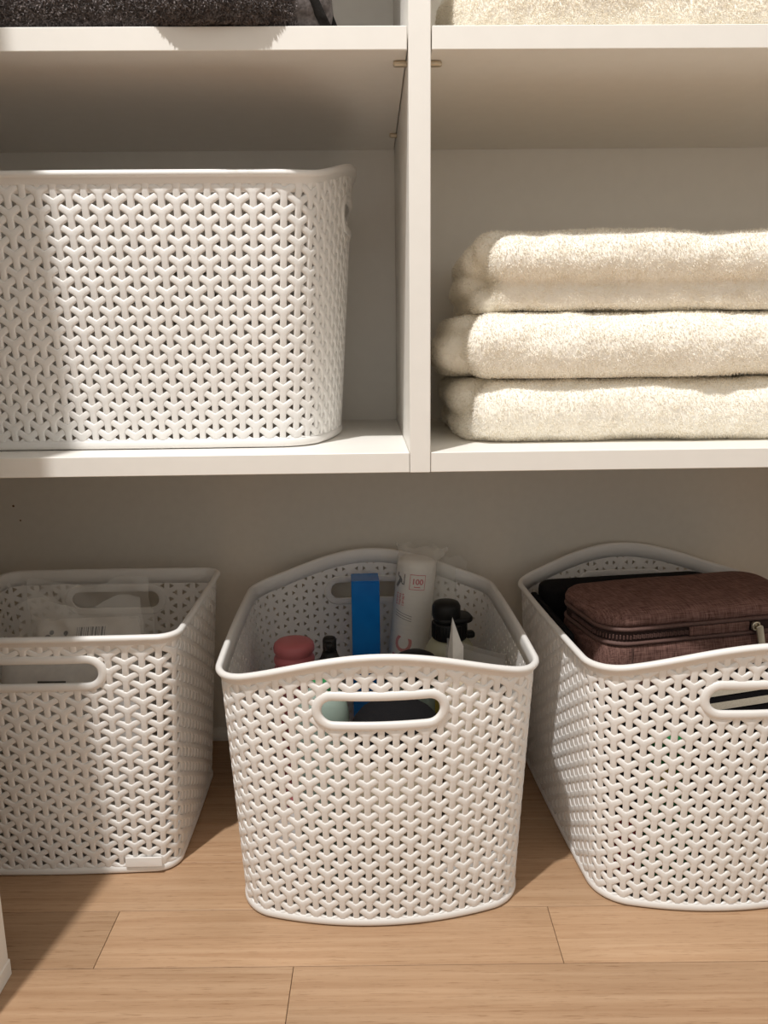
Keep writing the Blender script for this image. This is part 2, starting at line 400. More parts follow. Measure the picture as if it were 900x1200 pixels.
        sheet_q = np.concatenate([np.array(q)[None]+np.arange(len(ctr))[:, None]*sv+base_i for q in SF[1:]])[:, ::-1]
        V = np.concatenate([V, SVa])
        return V, [quads, tris, sheet_hex, sheet_q]
    def wall(s):
        V, groups = s.lattice(); u, z, d = V[:, 0].copy(), V[:, 1].copy(), V[:, 2]
        f = u/s.per; zt = s.ztop(f)-s.hi; flag = np.zeros(len(u), int)
        flag[z > zt] = 1; flag[z < s.lo] = 2; z = np.clip(z, s.lo, zt)
        for (fc, zc, hl, hh) in s.handles:      # keep the weave outside the slots
            du = (u-fc*s.per+s.per/2) % s.per-s.per/2; dz = z-zc
            cx = np.clip(du, -(hl-hh), hl-hh); rx, rz = du-cx, dz; rr = np.hypot(rx, rz)+1e-9
            ins = rr < hh; flag[ins] = 3
            sc_ = np.where(ins, hh/rr, 1); u = u+np.where(ins, rx*(sc_-1), 0); z = z+np.where(ins, rz*(sc_-1), 0)
        W = s.surf(u/s.per, z, d); Fs = []
        for g in groups:
            fl = flag[g]; same = (fl == fl[:, :1]).all(axis=1) & (fl[:, 0] > 0)
            Fs += [tuple(map(int, q)) for q in g[~same]]
        used = np.unique(np.concatenate([np.array(q) for q in Fs])); mp_ = -np.ones(len(W), int); mp_[used] = np.arange(len(used))
        return W[used], [tuple(int(mp_[i]) for i in q) for q in Fs]
    def handle(s, fc, zc, hl, hh):
        """raised frame round a grip slot; hl/hh are the half sizes of the frame centre line"""
        n = 72; pts = []
        st = hl-hh; per = 4*st+2*math.pi*hh
        for k in range(n):
            q = per*k/n
            if q < 2*st: pts.append((-st+q, -hh, 0, -1))
            elif q < 2*st+math.pi*hh:
                a_ = -math.pi/2+(q-2*st)/hh; pts.append((st+hh*math.cos(a_), hh*math.sin(a_), math.cos(a_), math.sin(a_)))
            elif q < 4*st+math.pi*hh: pts.append((st-(q-2*st-math.pi*hh), hh, 0, 1))
            else:
                a_ = math.pi/2+(q-4*st-math.pi*hh)/hh; pts.append((-st+hh*math.cos(a_), hh*math.sin(a_), math.cos(a_), math.sin(a_)))
        prof = [(4.3, -0.6), (4.3, 1.4), (3.2, 2.9), (0.5, 3.5), (-2.5, 3.3), (-3.9, 2.4), (-4.3, 0.6), (-4.3, -0.4), (-3.4, -1.0), (3.2, -0.8)]
        k = len(prof); P_ = np.array(pts); V = np.empty((n, k, 3))
        for j, (o_, d_) in enumerate(prof):
            V[:, j] = s.surf(fc+(P_[:, 0]+P_[:, 2]*o_)/s.per, zc+P_[:, 1]+P_[:, 3]*o_, np.full(n, d_))
        F = [(i*k+j, i*k+(j+1) % k, ((i+1) % n)*k+(j+1) % k, ((i+1) % n)*k+j) for i in range(n) for j in range(k)]
        return V.reshape(-1, 3), F
    def make(s, loc, rz, label, group):
        root = empty('storage_basket', loc, rz); tag(root, label, 'basket', group)
        W, F = s.wall(); mk('woven_wall', W, F, plastic, root)
        hi = s.hi
        rim = [(-0.7, -18), (0.5, -18), (0.7, -hi-1.0), (2.2, -hi), (2.4, -6.2), (5.0, -5.6), (6.1, -3.9), (5.7, -1.6), (3.9, 0), (1.6, 0.2), (0.1, -0.8), (-0.5, -3.0), (-0.7, -7)]
        V, F = s.sweep(rim, True); mk('rim', V, F, plastic, root)
        lo = s.lo
        bs = [(-1.4, 0.4), (0.6, 0.3), (2.6, 1.6), (3.1, 3.4), (2.9, lo-2.2), (1.6, lo), (0.4, lo+0.6), (-1.0, lo+0.6), (-1.6, 4)]
        V, F = s.sweep(bs, False); k = len(bs); n = 360
        F = list(F); V = list(map(tuple, V))
        F.append(tuple(i*k+8 for i in range(n)))
        F.append(tuple(i*k for i in range(n-1, -1, -1)))
        mk('base', V, F, plastic, root)
        for h in s.handles:
            V, F = s.handle(*h); mk('handle', V, F, plastic, root)
        return root

HZ = 222.5
curved = Basket((133, 169, 15, 40), (147, 180, 22, 44), 246, 31, 86, 17.1, [(0.0, HZ, 55.5, 14.6), (0.5, HZ, 55.5, 14.6)], zrow=3)
b_mid = curved.make((-42, 125, 0.2), R(1.2), 'white woven plastic basket of toiletries with a tall blue carton, standing between two other baskets', 'white woven baskets')
def copy_tree(o, parent=None):
    c = o.copy(); col.objects.link(c); c.parent = parent
    for ch in [q for q in bpy.data.objects if q.parent == o]: copy_tree(ch, c)
    return c
b_right = copy_tree(b_mid); b_right.location = Vector((297, 134, 0.2))*MM; b_right.rotation_euler = (0, 0, R(3.6))
b_right['label'] = 'white woven plastic basket on the floor holding a brown zipped packing cube'
long_b = Basket((131, 198, 15, 40), (144.5, 214, 24, 40), 243, 30, 96, 17.1, [(0.0, HZ, 55.5, 14.6), (0.5, HZ, 55.5, 14.6)], zrow=3)
b_shelf = long_b.make((-276, 182, ZS+0.1), R(90), 'white woven plastic basket standing on the shelf beside the white upright', 'white woven baskets')
SB = 0.8
LH = 267.0
rect = Basket((112, 103, 2, 22), (129, 117, 2, 18), LH, 0, 58, 17.1, [(0.0, 228, 55.5, 14.6), (0.5, 228, 55.5, 14.6)], zrow=6)
b_left = rect.make((-365, 144, 0.2), 0, 'white woven straight-sided basket with small corners holding a clear bag of packets', 'white woven baskets')
pl = MB(); V, F = rbox(38, 11, 0, 1.6, 1.2, 0.6)
pl.add([(x, -z, y) for x, y, z in V], F)
plo = pl.build('maker_plate', plastic, b_left); plo.location = Vector((80, -105.2, 14.5))*MM
bpy.context.view_layer.update()

# ------------------------------------------------------------------ towels
def remeshed(geo_list, voxel, disp):
    mb = MB()
    for g in geo_list: mb.add(*g)
    me = bpy.data.meshes.new('tmp'); me.from_pydata([tuple(c*MM for c in v_) for v_ in mb.V], [], mb.F)
    o = bpy.data.objects.new('tmp', me); col.objects.link(o)
    md = o.modifiers.new('r', 'REMESH'); md.mode = 'VOXEL'; md.voxel_size = voxel*MM
    sm = o.modifiers.new('s', 'SMOOTH'); sm.iterations = 2; sm.factor = 0.5
    dg = bpy.context.evaluated_depsgraph_get(); ev = o.evaluated_get(dg); m2 = ev.to_mesh()
    V = np.empty(len(m2.vertices)*3); m2.vertices.foreach_get('co', V); V = V.reshape(-1, 3)/MM
    Nn = np.empty(len(m2.vertices)*3); m2.vertices.foreach_get('normal', Nn); Nn = Nn.reshape(-1, 3)
    F = [tuple(p.vertices) for p in m2.polygons]
    ev.to_mesh_clear(); bpy.data.objects.remove(o); bpy.data.meshes.remove(me)
    return V + Nn*disp(V)[:, None], F
from mathutils import noise as mnoise
def vnoise(V, sc_, seed=0.0):
    return np.array([mnoise.noise(Vector((p[0]*sc_+seed, p[1]*sc_+seed*1.7, p[2]*sc_-seed))) for p in V])
def fibres(V, F, count, length, width, seed, curl=0.5, keep=None):
    r = np.random.default_rng(seed); V = np.asarray(V)
    T = np.array([(f[0], f[1], f[2]) for f in F]+[(f[0], f[2], f[3]) for f in F if len(f) == 4])
    A, B, C = V[T[:, 0]], V[T[:, 1]], V[T[:, 2]]; cr = np.cross(B-A, C-A); ar = np.linalg.norm(cr, axis=1); nr = cr/(ar[:, None]+1e-12)
    ct = (A+B+C)/3; ok = (np.maximum.reduce([-nr[:, 1], nr[:, 2]*0.9, -nr[:, 0]*0.9]) > 0.15)
    if keep is not None: ok &= keep(ct)
    w = ar*ok; idx = r.choice(len(T), count, p=w/w.sum())
    q1, q2 = r.random(count), r.random(count); fl = q1+q2 > 1; q1[fl], q2[fl] = 1-q1[fl], 1-q2[fl]
    p = A[idx]+(B-A)[idx]*q1[:, None]+(C-A)[idx]*q2[:, None]; n_ = nr[idx]
    d = n_+r.normal(0, curl, (count, 3)); d[:, 2] -= 0.25; d /= np.linalg.norm(d, axis=1)[:, None]
    d2 = d+r.normal(0, curl*1.3, (count, 3)); d2[:, 2] -= 0.3; d2 /= np.linalg.norm(d2, axis=1)[:, None]
    s = np.cross(d, r.normal(0, 1, (count, 3))); s /= np.linalg.norm(s, axis=1)[:, None]+1e-9
    ln = length*r.uniform(0.6, 1.25, count)[:, None]
    p0 = p-n_*0.6; m_ = p0+d*ln*0.55; e = m_+d2*ln*0.5
    VV = np.stack([p0-s*width/2, p0+s*width/2, m_+s*width/2, m_-s*width/2, e], 1).reshape(-1, 3)
    k = np.arange(count)*5
    FF = [tuple(x) for x in np.c_[k, k+1, k+2, k+3].tolist()]+[tuple(x) for x in np.c_[k+3, k+2, k+4].tolist()]
    return VV, FF
def slab(x0, x1, y0, y1, z0, z1, re, rp=18):
    return rbox(x1-x0, y1-y0, z0, z1, rp, re, 6, 5, ((x0+x1)/2, (y0+y1)/2))
def towel(label, slabs, nf, seed, body_m, pile_m, amp, keep=None, loc_z=ZS, fl=3.4, fwid=0.62, fine=0.6, group=None, curl=0.5, zmax=1e9):
    def disp(V): return amp*1.5*vnoise(V, 1/62, seed)+amp*0.6*vnoise(V, 1/18, seed+5)+fine*vnoise(V, 1/5.0, seed+9)
    V, F = remeshed(slabs, 3.2, disp)
    zmin = min(V[:, 2].min(), 1e9); V[:, 2] = np.maximum(V[:, 2], slabs_min(slabs)+0.15); V[:, 2] = np.minimum(V[:, 2], zmax)
    x0, y0, z0 = V[:, 0].mean(), V[:, 1].mean(), V[:, 2].min(); c = np.array([x0, y0, z0])
    root = empty('folded_towel', (x0, y0, z0+loc_z)); tag(root, label, 'towel', group)
    mk('towel_body', V-c, F, body_m, root)
    FV, FF = fibres(V, F, nf, fl, fwid, int(seed*10)+1, curl, keep)
    FV[:, 2] = np.clip(FV[:, 2], z0+0.1, zmax+0.2)
    o = mk('terry_pile', FV-c, FF, pile_m, root); o['kind'] = 'stuff'
    return root
def slabs_min(sl): return min(p[2] for V, F in sl for p in V)
inview = lambda c: (c[:, 0] < 350) & (c[:, 1] < 250)
GR = 'folded cream towels'
# bottom of the stack
towel('cream folded terry towel lying flat on the shelf, undermost of the three', [
    slab(54, 470, 50, 300, 0, 58, 27), slab(40, 200, 86, 290, 24, 57, 16), slab(44, 200, 74, 290, 0, 24, 11), slab(49, 160, 62, 290, 2, 30, 12)], 60000, 1.3, terry, pile, 2.6, inview, group=GR, zmax=60.2)
towel('cream folded terry towel between two others in the stack', [
    slab(49, 470, 44, 300, 60.5, 120, 28), slab(27, 200, 84, 290, 66, 103, 18), slab(38, 200, 100, 290, 96, 120, 12), slab(34, 180, 130, 290, 60.5, 76, 8)], 60000, 3.1, terry, pile, 3.0, inview, group=GR, zmax=122.2)
towel('cream folded terry towel topmost of the stack beside the upright', [
    slab(69, 470, 46, 300, 147, 193, 24), slab(75, 470, 58, 300, 122.5, 156, 14), slab(52, 220, 96, 290, 158, 190, 16), slab(50, 220, 110, 290, 138, 164, 13), slab(58, 220, 84, 290, 122.5, 144, 10), slab(60, 260, 70, 290, 166, 196, 15)], 65000, 5.7, terry, pile, 3.2, inview, group=GR)
towel('cream folded terry towel alone on the upper shelf', [
    slab(30, 470, 12, 300, 343, 408, 13), slab(24, 300, 60, 290, 346, 400, 22)], 26000, 8.2, terry, pile, 2.6, lambda c: (c[:, 0] < 350) & (c[:, 2] < 385) & (c[:, 1] < 120), group=GR)
gt = towel('charcoal grey folded terry towel with black hem on the upper shelf', [
    slab(-540, -92, 3, 300, 343, 379, 15, 12), slab(-236, -84, -13, 200, 344, 376, 14, 55), slab(-540, -96, 6, 300, 376, 420, 18, 12)], 60000, 11.4, grey_terry, grey_pile, 1.8,
    lambda c: (c[:, 0] > -470) & (c[:, 2] < 392) & (c[:, 1] < 120), fl=3.6, fwid=1.15, fine=1.3, curl=0.8)
off_ = gt.location/MM
for x_, yy in ((-75, 6), (-66, 34)):
    pts = [(x_, yy, 344.5), (x_-4, yy-1, 352), (x_-10, yy-2, 366), (x_-18, yy-2, 384)]
    hm = MB().add(*loft([[(p[0]+4.6*math.cos(2*math.pi*j/10), p[1]+3.0*math.sin(2*math.pi*j/10), p[2]) for j in range(10)] for p in pts]))
    hm.V = [(x-off_.x, y-off_.y, z+ZS-off_.z) for x, y, z in hm.V]
    hm.build('hem', hem, gt)
flap = MB().add(*slab(-150, -70, 3, 260, 344, 384, 16, 10)); flap.V = [(x-off_.x, y-off_.y, z+ZS-off_.z) for x, y, z in flap.V]
flap.build('towel_end', grey_terry, gt)

# ------------------------------------------------------------------ toiletries in the middle basket
FZ = 4.6              # basket floor
def thing(name, loc, label, cat, rz=0, rx=0, ry=0, group=None):
    e = empty(name, loc, rz, rx, ry); tag(e, label, cat, group); return e
# blue carton
t = thing('carton', (-53, 262, FZ), 'tall glossy blue carton standing in the toiletry basket', 'box', R(2))
part('carton_body', bbox(-17.5, 17.5, -17.5, 17.5, 0, 246, 0.8), bluebox, t)
fl_ = part('top_flap', bbox(-17.2, 17.2, -17.2, 17.0, 246.0, 247.0, 0.3), bluebox, t)
# cotton pad sleeve
t = thing('cotton_pad_roll', (-12, 276, FZ+13), 'white cotton pads in a clear printed sleeve beside the blue carton', 'cotton pads', R(0), R(-1.0), R(6.0))
RR = 25.0
prof = [(RR-3, 0), (RR, 2)]
for k in range(1, 44): prof += [(RR, 2+k*5.6), (RR-0.18, 2+k*5.6+0.5), (RR, 2+k*5.6+1.0)]
prof += [(RR-1.5, 252), (RR-8, 255)]
MB().add(*lathe(prof, 36)).build('cotton_pads', cotton, t)
sl = MB(); sp = [(RR+0.5, 0.2), (RR+0.7, 60), (RR+0.5, 150), (RR+0.9, 245), (RR+1.0, 254)]
rings = [[(r_0*math.cos(2*math.pi*j/48), r_0*math.sin(2*math.pi*j/48), z) for j in range(48)] for r_0, z in sp]
for z, sx, sy, wv in ((262, 1.12, 0.75, 1.0), (270, 1.35, 0.35, 2.2)):
    rings.append([((RR*sx)*math.cos(2*math.pi*j/48)+4, RR*sy*math.sin(2*math.pi*j/48)+wv*math.sin(j*1.7), z+2.5*math.sin(j*.9)) for j in range(48)])
sl.add(*loft(rings, False)); sleeve = sl.build('plastic_sleeve', film, t)
fw_ = MB(); fw_.add(*grid(lambda u, v_: (20+u*46, 2+5*math.sin(u*5+v_*3)+10*u, 175+v_*92-u*14*v_+3*math.sin(u*11)), 14, 14)); fw_.build('loose_film', film, t)
def bend(V2, th0, z0, rad):
    return [(rad*math.sin(th0+x/rad), -rad*math.cos(th0+x/rad), z0+z) for x, z in V2]
def text_geo(s, size, rot=0):
    c = bpy.data.curves.new('txt', 'FONT'); c.body = s; c.size = size; c.align_x = 'CENTER'; c.align_y = 'CENTER'; c.resolution_u = 4; c.offset = size*0.025
    o = bpy.data.objects.new('txt', c); col.objects.link(o)
    me = bpy.data.meshes.new_from_object(o.evaluated_get(bpy.context.evaluated_depsgraph_get()))
    bm = bmesh.new(); bm.from_mesh(me); bmesh.ops.triangulate(bm, faces=bm.faces)
    bmesh.ops.subdivide_edges(bm, edges=[e for e in bm.edges if e.calc_length() > size*0.25], cuts=1)
    bmesh.ops.triangulate(bm, faces=bm.faces)
    bm.verts.index_update()
    V = [(v_.co.x*math.cos(rot)-v_.co.y*math.sin(rot), v_.co.x*math.sin(rot)+v_.co.y*math.cos(rot)) for v_ in bm.verts]; F = [tuple(v_.index for v_ in f.verts) for f in bm.faces]
    bm.free(); bpy.data.objects.remove(o); bpy.data.curves.remove(c); bpy.data.meshes.remove(me); return V, F
def strip(x0, x1, z0, z1, nx=6):
    V = [(x0+(x1-x0)*i/nx, z) for z in (z0, z1) for i in range(nx+1)]
    return V, [(i, i+1, nx+2+i, nx+1+i) for i in range(nx)]
RP = RR+0.35
def printed(name, geos, m, th, z):
    mb = MB()
    for V2, F2 in geos: mb.add(bend(V2, th, z, RP), F2)
    return mb.build(name, m, t, False)
t100 = R(2)
printed('printed_number', [text_geo('100', 10.0)], redink, t100, 229)
printed('printed_frame', [strip(-10, 10, 8.6, 9.4), strip(-10, 10, -10.4, -9.6), strip(-10, -9.3, -10, 9, 1), strip(9.3, 10, -10, 9, 1), strip(-4, 4, -7.2, -6.0)], redink, t100, 229)
ta = R(-46)
printed('printed_arrow', [([(-6, 10), (7, 10), (7, -4), (3.2, -4), (3.2, 2), (-5, -10), (-8.5, -7.5), (-0.5, 6), (-6, 6)], [(0, 8, 3, 2, 1), (8, 7, 4, 3), (7, 6, 5, 4)])], greyink, R(-52), 227)
rd = []
for k in range(3):
    zz = 0
    for j in range(6):
        h_ = (2.2, 3.0, 1.8, 2.6, 2.2, 2.8)[(j+k) % 6]
        rd.append(strip(-7+k*5.0, -7+k*5.0+(3.4, 2.2, 3.0)[(j+k) % 3], zz, zz+h_*0.62, 1)); zz += 2.7
        if j in (1, 3): rd.append(strip(-7+k*5.0+1.2, -7+k*5.0+2.1, zz-2.7, zz, 1))
printed('printed_lines', rd, pinkink, ta, 196)
printed('printed_rules', [([(x, zoff-x*0.22), (x+2.0, zoff-(x+2.0)*0.22), (x+2.0, zoff+0.8-(x+2.0)*0.22), (x, zoff+0.8-x*0.22)], [(0, 1, 2, 3)]) for zoff in (0, -3.2, -6.4) for x in range(-10, 14, 2)], greyink, R(-36), 186)
printed('printed_letter', [text_geo('C', 30, R(80))], pinkink, R(-20), 145)
printed('printed_letter', [text_geo('C', 30, R(80))], redink, R(-34), 120)
# dark pump bottle
t = thing('pump_bottle', (48, 205, FZ), 'pale green bottle with a black flip cap beside the cotton pads', 'bottle', R(10))
MB().add(*lathe([(28, 0), (33, 3), (34, 60), (34, 150), (31, 172), (24, 184), (18, 188)], 32, 1, 0.72)).build('bottle_body', paleb, t)
MB().add(*lathe([(34.3, 70), (34.5, 72), (34.5, 130), (34.3, 132)], 32, 1, 0.72)).build('bottle_label', yellow, t)
cp = MB().add(*lathe([(20, 187), (20.5, 188), (20.5, 207), (19, 208)], 28)).build('cap', blackp, t)
cg = MB()
for j in range(28):
    a_ = 2*math.pi*j/28; V, F = box(-0.9, 0.9, 20.0, 21.4, 189, 206); cg.add([(x*math.cos(a_)-y*math.sin(a_), x*math.sin(a_)+y*math.cos(a_), z) for x, y, z in V], F)
cg.build('cap_ribs', blackp, t, False)
MB().add(*rbox(46, 34, 208, 215, 12, 3, c=(4, 0))).build('cap_collar', blackp, t)
MB().add(*lathe([(16.5, 214), (17, 215), (17, 227), (14.5, 231.5), (8, 233.5)], 28, c=(-4, 0))).build('cap_lid', blackp, t)
MB().add(*rbox(16, 12, 184, 192, 4, 3, c=(24, 2))).build('cap_latch', blackp, t)
# pink stacked container
t = thing('pink_container', (-135, 165, FZ), 'dusty pink ribbed round container in the toiletry basket corner', 'container', R(5))
prof = [(16, 0), (21, 2)]
z = 6
while z < 185:
    prof += [(20.6, z), (23.0, z+2.5), (23.6, z+5.5), (23.0, z+8.5), (20.6, z+11)]; z += 12.0
prof += [(21.5, z+1), (23.4, z+4), (23.6, z+8), (22.6, z+12), (20.0, z+14.5), (14, z+15.6), (7, z+16)]
MB().add(*lathe(prof, 40)).build('container_body', pinkp, t)
# black spray nozzle bottle
t = thing('spray_bottle', (-92, 128, FZ), 'slim bottle with a small black spray nozzle beside the pink container', 'bottle')
MB().add(*lathe([(14, 0), (17, 2), (17, 150), (14, 168), (8, 176)], 24)).build('bottle_body', jar, t)
MB().add(*lathe([(11, 176), (12.5, 177), (12.5, 190), (9, 199), (7.6, 203)], 24)).build('collar', blackp, t)
nz = MB().add(*rbox(15, 15, 202, 219, 6, 4)); nz.add(*rbox(9, 20, 209, 216, 3, 3, c=(0, -4))); nz.build('nozzle', blackp, t)
# round jars and lids seen through the grip slot
t = thing('round_jar', (-22, 48, FZ), 'broad round tub with a black lid behind the grip slot', 'jar')
MB().add(*lathe([(40, 0), (44, 3), (44, 133), (42, 136)], 40)).build('jar_body', beige, t)
MB().add(*lathe([(46, 134), (47, 136), (47, 148), (44, 158), (38, 166), (28, 173), (15, 177), (3, 178)], 40)).build('lid', blackfab, t)
t = thing('squat_bottle', (-96, 38, FZ), 'grey green bottle behind the left end of the grip slot', 'bottle')
MB().add(*lathe([(22, 0), (26, 3), (27, 120), (27, 172), (24, 188), (16, 196), (9, 198)], 32)).build('bottle_body', jar, t)
MB().add(*lathe([(9.5, 197), (10, 198), (10, 206), (8.5, 208)], 24)).build('cap', greenp, t)
t = thing('cream_pouch', (50, 58, FZ), 'beige soft pouch behind the right end of the grip slot', 'pouch')
MB().add(*rbox(46, 40, 0, 208, 14, 14)).build('pouch_body', beige, t)
t = thing('black_lid_jar', (3, 132, FZ), 'small jar with a black domed lid in the middle of the toiletry basket', 'jar')
MB().add(*lathe([(20, 0), (22, 2), (22, 162), (20, 165)], 28)).build('jar_body', jar, t)
MB().add(*lathe([(22.5, 163), (23, 165), (23, 188), (21, 193), (13, 197), (4, 198)], 30)).build('lid', blackp, t)
# paper card and zip pouch
t = thing('paper_card', (41, 96, FZ-6), 'folded white paper card standing in the toiletry basket', 'card', R(-20))
V = [(-10, 0, 110), (11, 5, 110), (11, 5, 222), (-2, 0, 252), (-8, -2, 222), (1, -6, 110), (1.5, -7, 224)]
def sheetfold():
    A = [(-7, 0, 0), (-6, 0, 215), (-1, -1, 257)]; B = [(2, -9, 0), (2, -9, 210), (-0.5, -2, 256)]; C = [(12, 0, 0), (11, 0, 225), (8, -1, 232)]
    V = []; 
    for dy in (0, 0.5):
        V += [(x, y+dy, z) for x, y, z in A+B+C]
    F = [(0, 3, 4, 1), (1, 4, 5, 2), (3, 6, 7, 4), (4, 7, 8, 5)]
    F2 = [tuple(i+9 for i in f[::-1]) for f in F]
    E = [(0, 1, 10, 9), (1, 2, 11, 10), (2, 5, 14, 11), (5, 8, 17, 14), (8, 7, 16, 17), (7, 6, 15, 16), (6, 3, 12, 15), (3, 0, 9, 12)]
    return V, F+F2+E
MB().add(*sheetfold()).build('card_sheet', paper, t, False)
t = thing('zip_pouch', (62, 110, FZ), 'frosted clear zip pouch against the side of the toiletry basket', 'pouch', R(-12))
MB().add(*grid(lambda u, v_: (-27+u*(44+20*v_), 2*math.sin(u*6)+1.5*math.sin(v_*5+u*3)-6, v_*(214-12*u)), 12, 12)).build('pouch_front', frost, t)
MB().add(*grid(lambda u, v_: (-27+u*(44+20*v_), 2*math.sin(u*6+1)+3*math.sin(v_*3)+3, v_*(218-14*u)), 12, 12)).build('pouch_back', frost, t)
MB().add(*box(-25, 18, -4.5, 1, 8, 120)).build('pouch_insert', paper, t, False)

# ------------------------------------------------------------------ bag of packets in the left basket
t = thing('wipes_packet', (-366, 132, FZ+78), 'white pillow packet with a printed barcode inside the clear bag', 'packet', R(3), R(-14))
def pillow(w, d, h, z0=0):
    def f(sgn):
        return lambda u, v_: ((u-0.5)*w*(1-0.05*abs(2*v_-1)**4), sgn*d/2*(max(0, 1-abs(2*u-1)**4)*max(0, 1-abs(2*v_-1)**4))**0.5+0.8*math.sin(u*14+v_*5), z0+v_*h)
    V1, F1 = grid(f(-1), 22, 18); V2, F2 = grid(f(1), 22, 18)
    return V1, F1, V2, F2
V1, F1, V2, F2 = pillow(118, 46, 158)
pk = MB().add(V1, F1); pk.add(V2, [q[::-1] for q in F2]); pk.build('packet_body', paper, t)
bc = MB(); x = -8
def on_pillow(px, pz):
    u = px/118+0.5; v_ = pz/158
    return (px, -23*(max(0, 1-abs(2*u-1)**4)*max(0, 1-abs(2*v_-1)**4))**0.5+0.8*math.sin(u*14+v_*5)-0.5, pz)
r2 = random.Random(3)
while x < 22:
    w_ = r2.choice((0.7, 0.7, 1.3, 2.0))
    zs_ = np.linspace(129, 149, 5)
    V = [on_pillow(xx, zz) for zz in zs_ for xx in (x, x+w_)]
    bc.add(V, [(2*k, 2*k+1, 2*k+3, 2*k+2) for k in range(4)]); x += w_+r2.choice((0.7, 1.0, 1.6))
bc.build('barcode', greyink, t, False)
ic = MB()
for cx, cz, rr in ((-40, 138, 4.0), (-36, 144, 2.6), (-20, 143, 2.6), (-20, 139, 1.6), (-34, 137, 2.4)):
    V = [on_pillow(cx+rr*math.cos(2*math.pi*j/12), cz+rr*math.sin(2*math.pi*j/12)) for j in range(12)]; ic.add(V, [tuple(range(12))])
ic.build('printed_marks', greyink, t, False)
t = thing('lower_packet', (-366, 80, FZ), 'white flat packet with dark print lying low in the left basket', 'packet', 0, R(-6))
V1, F1, V2, F2 = pillow(150, 36, 214)
MB().add(V1, F1).add(V2, [q[::-1] for q in F2]).build('packet_body', paper, t)
for x0, x1, z0, z1 in ((-30, 0, 188.5, 191), (38, 40, 192, 204), (30, 46, 189, 191)):
    dk = MB().add(*grid(lambda u, v_: (x0+u*(x1-x0), 0, z0+v_*(z1-z0)), 8, 3))
    dk.V = [(x, -18*(max(0, 1-abs(2*x/150)**4)*max(0, 1-abs(2*z/214-1)**4))**0.5+0.8*math.sin((x/150+0.5)*14+z/214*5)-0.6, z) for x, y, z in dk.V]
    dk.build('printed_mark', greyink, t, False)
t = thing('clear_bag', (-362, 140, FZ), 'crinkled clear plastic bag round the packets in the left basket', 'bag', R(3))
def crink(u, v_, k): return 6*math.sin(u*19+v_*9+k+2*math.sin(v_*7))+5*abs(math.sin(u*31-v_*13+k*2))+3*math.sin(v_*29+u*11)
MB().add(*grid(lambda u, v_: ((u-0.5)*(150-22*v_), -32-10*math.sin(math.pi*u)+v_*22+crink(u, v_, 1)*0.6, 100+v_*(164+6*math.sin(u*9))), 30, 30)).build('bag_front', film, t)
MB().add(*grid(lambda u, v_: ((u-0.5)*(150-18*v_), 38+10*math.sin(math.pi*u)-v_*18+crink(u, v_, 3)*0.6, 100+v_*(174+7*math.sin(u*8+1))), 30, 30)).build('bag_back', film, t)
t = thing('white_box', (-366, 152, FZ), 'plain white box lying under the clear bag of packets', 'box', 0)
part('box_body', bbox(-78, 78, -36, 36, 0, 76, 1), paper, t)

# ------------------------------------------------------------------ packing cube and other things in the right basket
CB = 178.0
def inr(x, y, z):
    c_, s_ = math.cos(R(3.6)), math.sin(R(3.6)); return (297+x*c_-y*s_, 134+x*s_+y*c_, z)
t = thing('packing_cube', inr(2, 1, CB), 'brown heather zipped packing cube lying on top in its basket', 'packing cube', R(10.5), 0, R(-0.4))
LX, LY, RPn = 244, 122, 32
def cring(ins, z, n=14, bulge=0.0):
    pts = rrect(LX-2*ins, LY-2*ins, max(RPn-ins, 4), n); return [(x, y, z) for x, y in pts]
def subdiv_ring(ring, step=0, n=14):
    out = []; m_ = n+1
    for i, p in enumerate(ring):
        q = ring[(i+1) % len(ring)]
        k = 1
        if i % m_ == n:
            k = (26 if (i//m_) % 2 == 0 else 14) if not step else max(1, int(math.dist(p, q)/step))
        elif step: k = max(1, int(math.dist(p, q)/step))
        for j in range(k): out.append(tuple(p[c]+(q[c]-p[c])*j/k for c in range(3)))
    return out
def puff(ring, amp, seed):
    out = []
    amp = amp if max(abs(p[1]) for p in ring) > LY/2-16 else 0
    for x, y, z in ring:
        w_ = amp*mnoise.noise(Vector((x/38+seed, y/38, z/26))); l_ = math.hypot(x, y)
        out.append((x+x/l_*w_, y+y/l_*w_, z))
    return out
def cloft(prof, amp=0, seed=0, cap=True):
    return loft([puff(subdiv_ring(cring(i, z)), amp, seed) for i, z in prof], cap)
MB().add(*cloft([(10, 0), (4, 1.5), (1, 6), (-0.5, 14), (-1.5, 26), (-1.5, 40), (-0.5, 50), (1, 55), (3, 57)], 2.2, 3)).build('lower_body', brownfab, t)
MB().add(*cloft([(2.6, 56), (-0.2, 57), (-0.8, 59), (0.6, 60.6), (3, 61)], 0.7, 5)).build('piping', brownpipe, t)
MB().add(*cloft([(3, 60), (2.4, 61), (2.4, 71), (3, 72)], 0.7, 5)).build('zip_tape', zipdark, t)
MB().add(*cloft([(3, 71), (0, 71.8), (-0.8, 74), (0.4, 75.6), (2.8, 76)], 0.7, 5)).build('piping', brownpipe, t)
top = [puff(subdiv_ring(cring(i, z)), 1.6, 8) for i, z in [(2.6, 75.5), (0.4, 78), (0.2, 82), (2.2, 86.5), (6.5, 89.8), (13, 91.5), (24, 92.6), (38, 93.2), (52, 93.4), (57, 93.4)]]
top = [[(x, y, z+1.6*mnoise.noise(Vector((x/45, y/45, 2)))) for x, y, z in r_0] for r_0 in top]
MB().add(*loft(top)).build('lid', brownfab, t)
teeth = MB(); rg = subdiv_ring(cring(1.6, 66), 2.2); cnt = 0
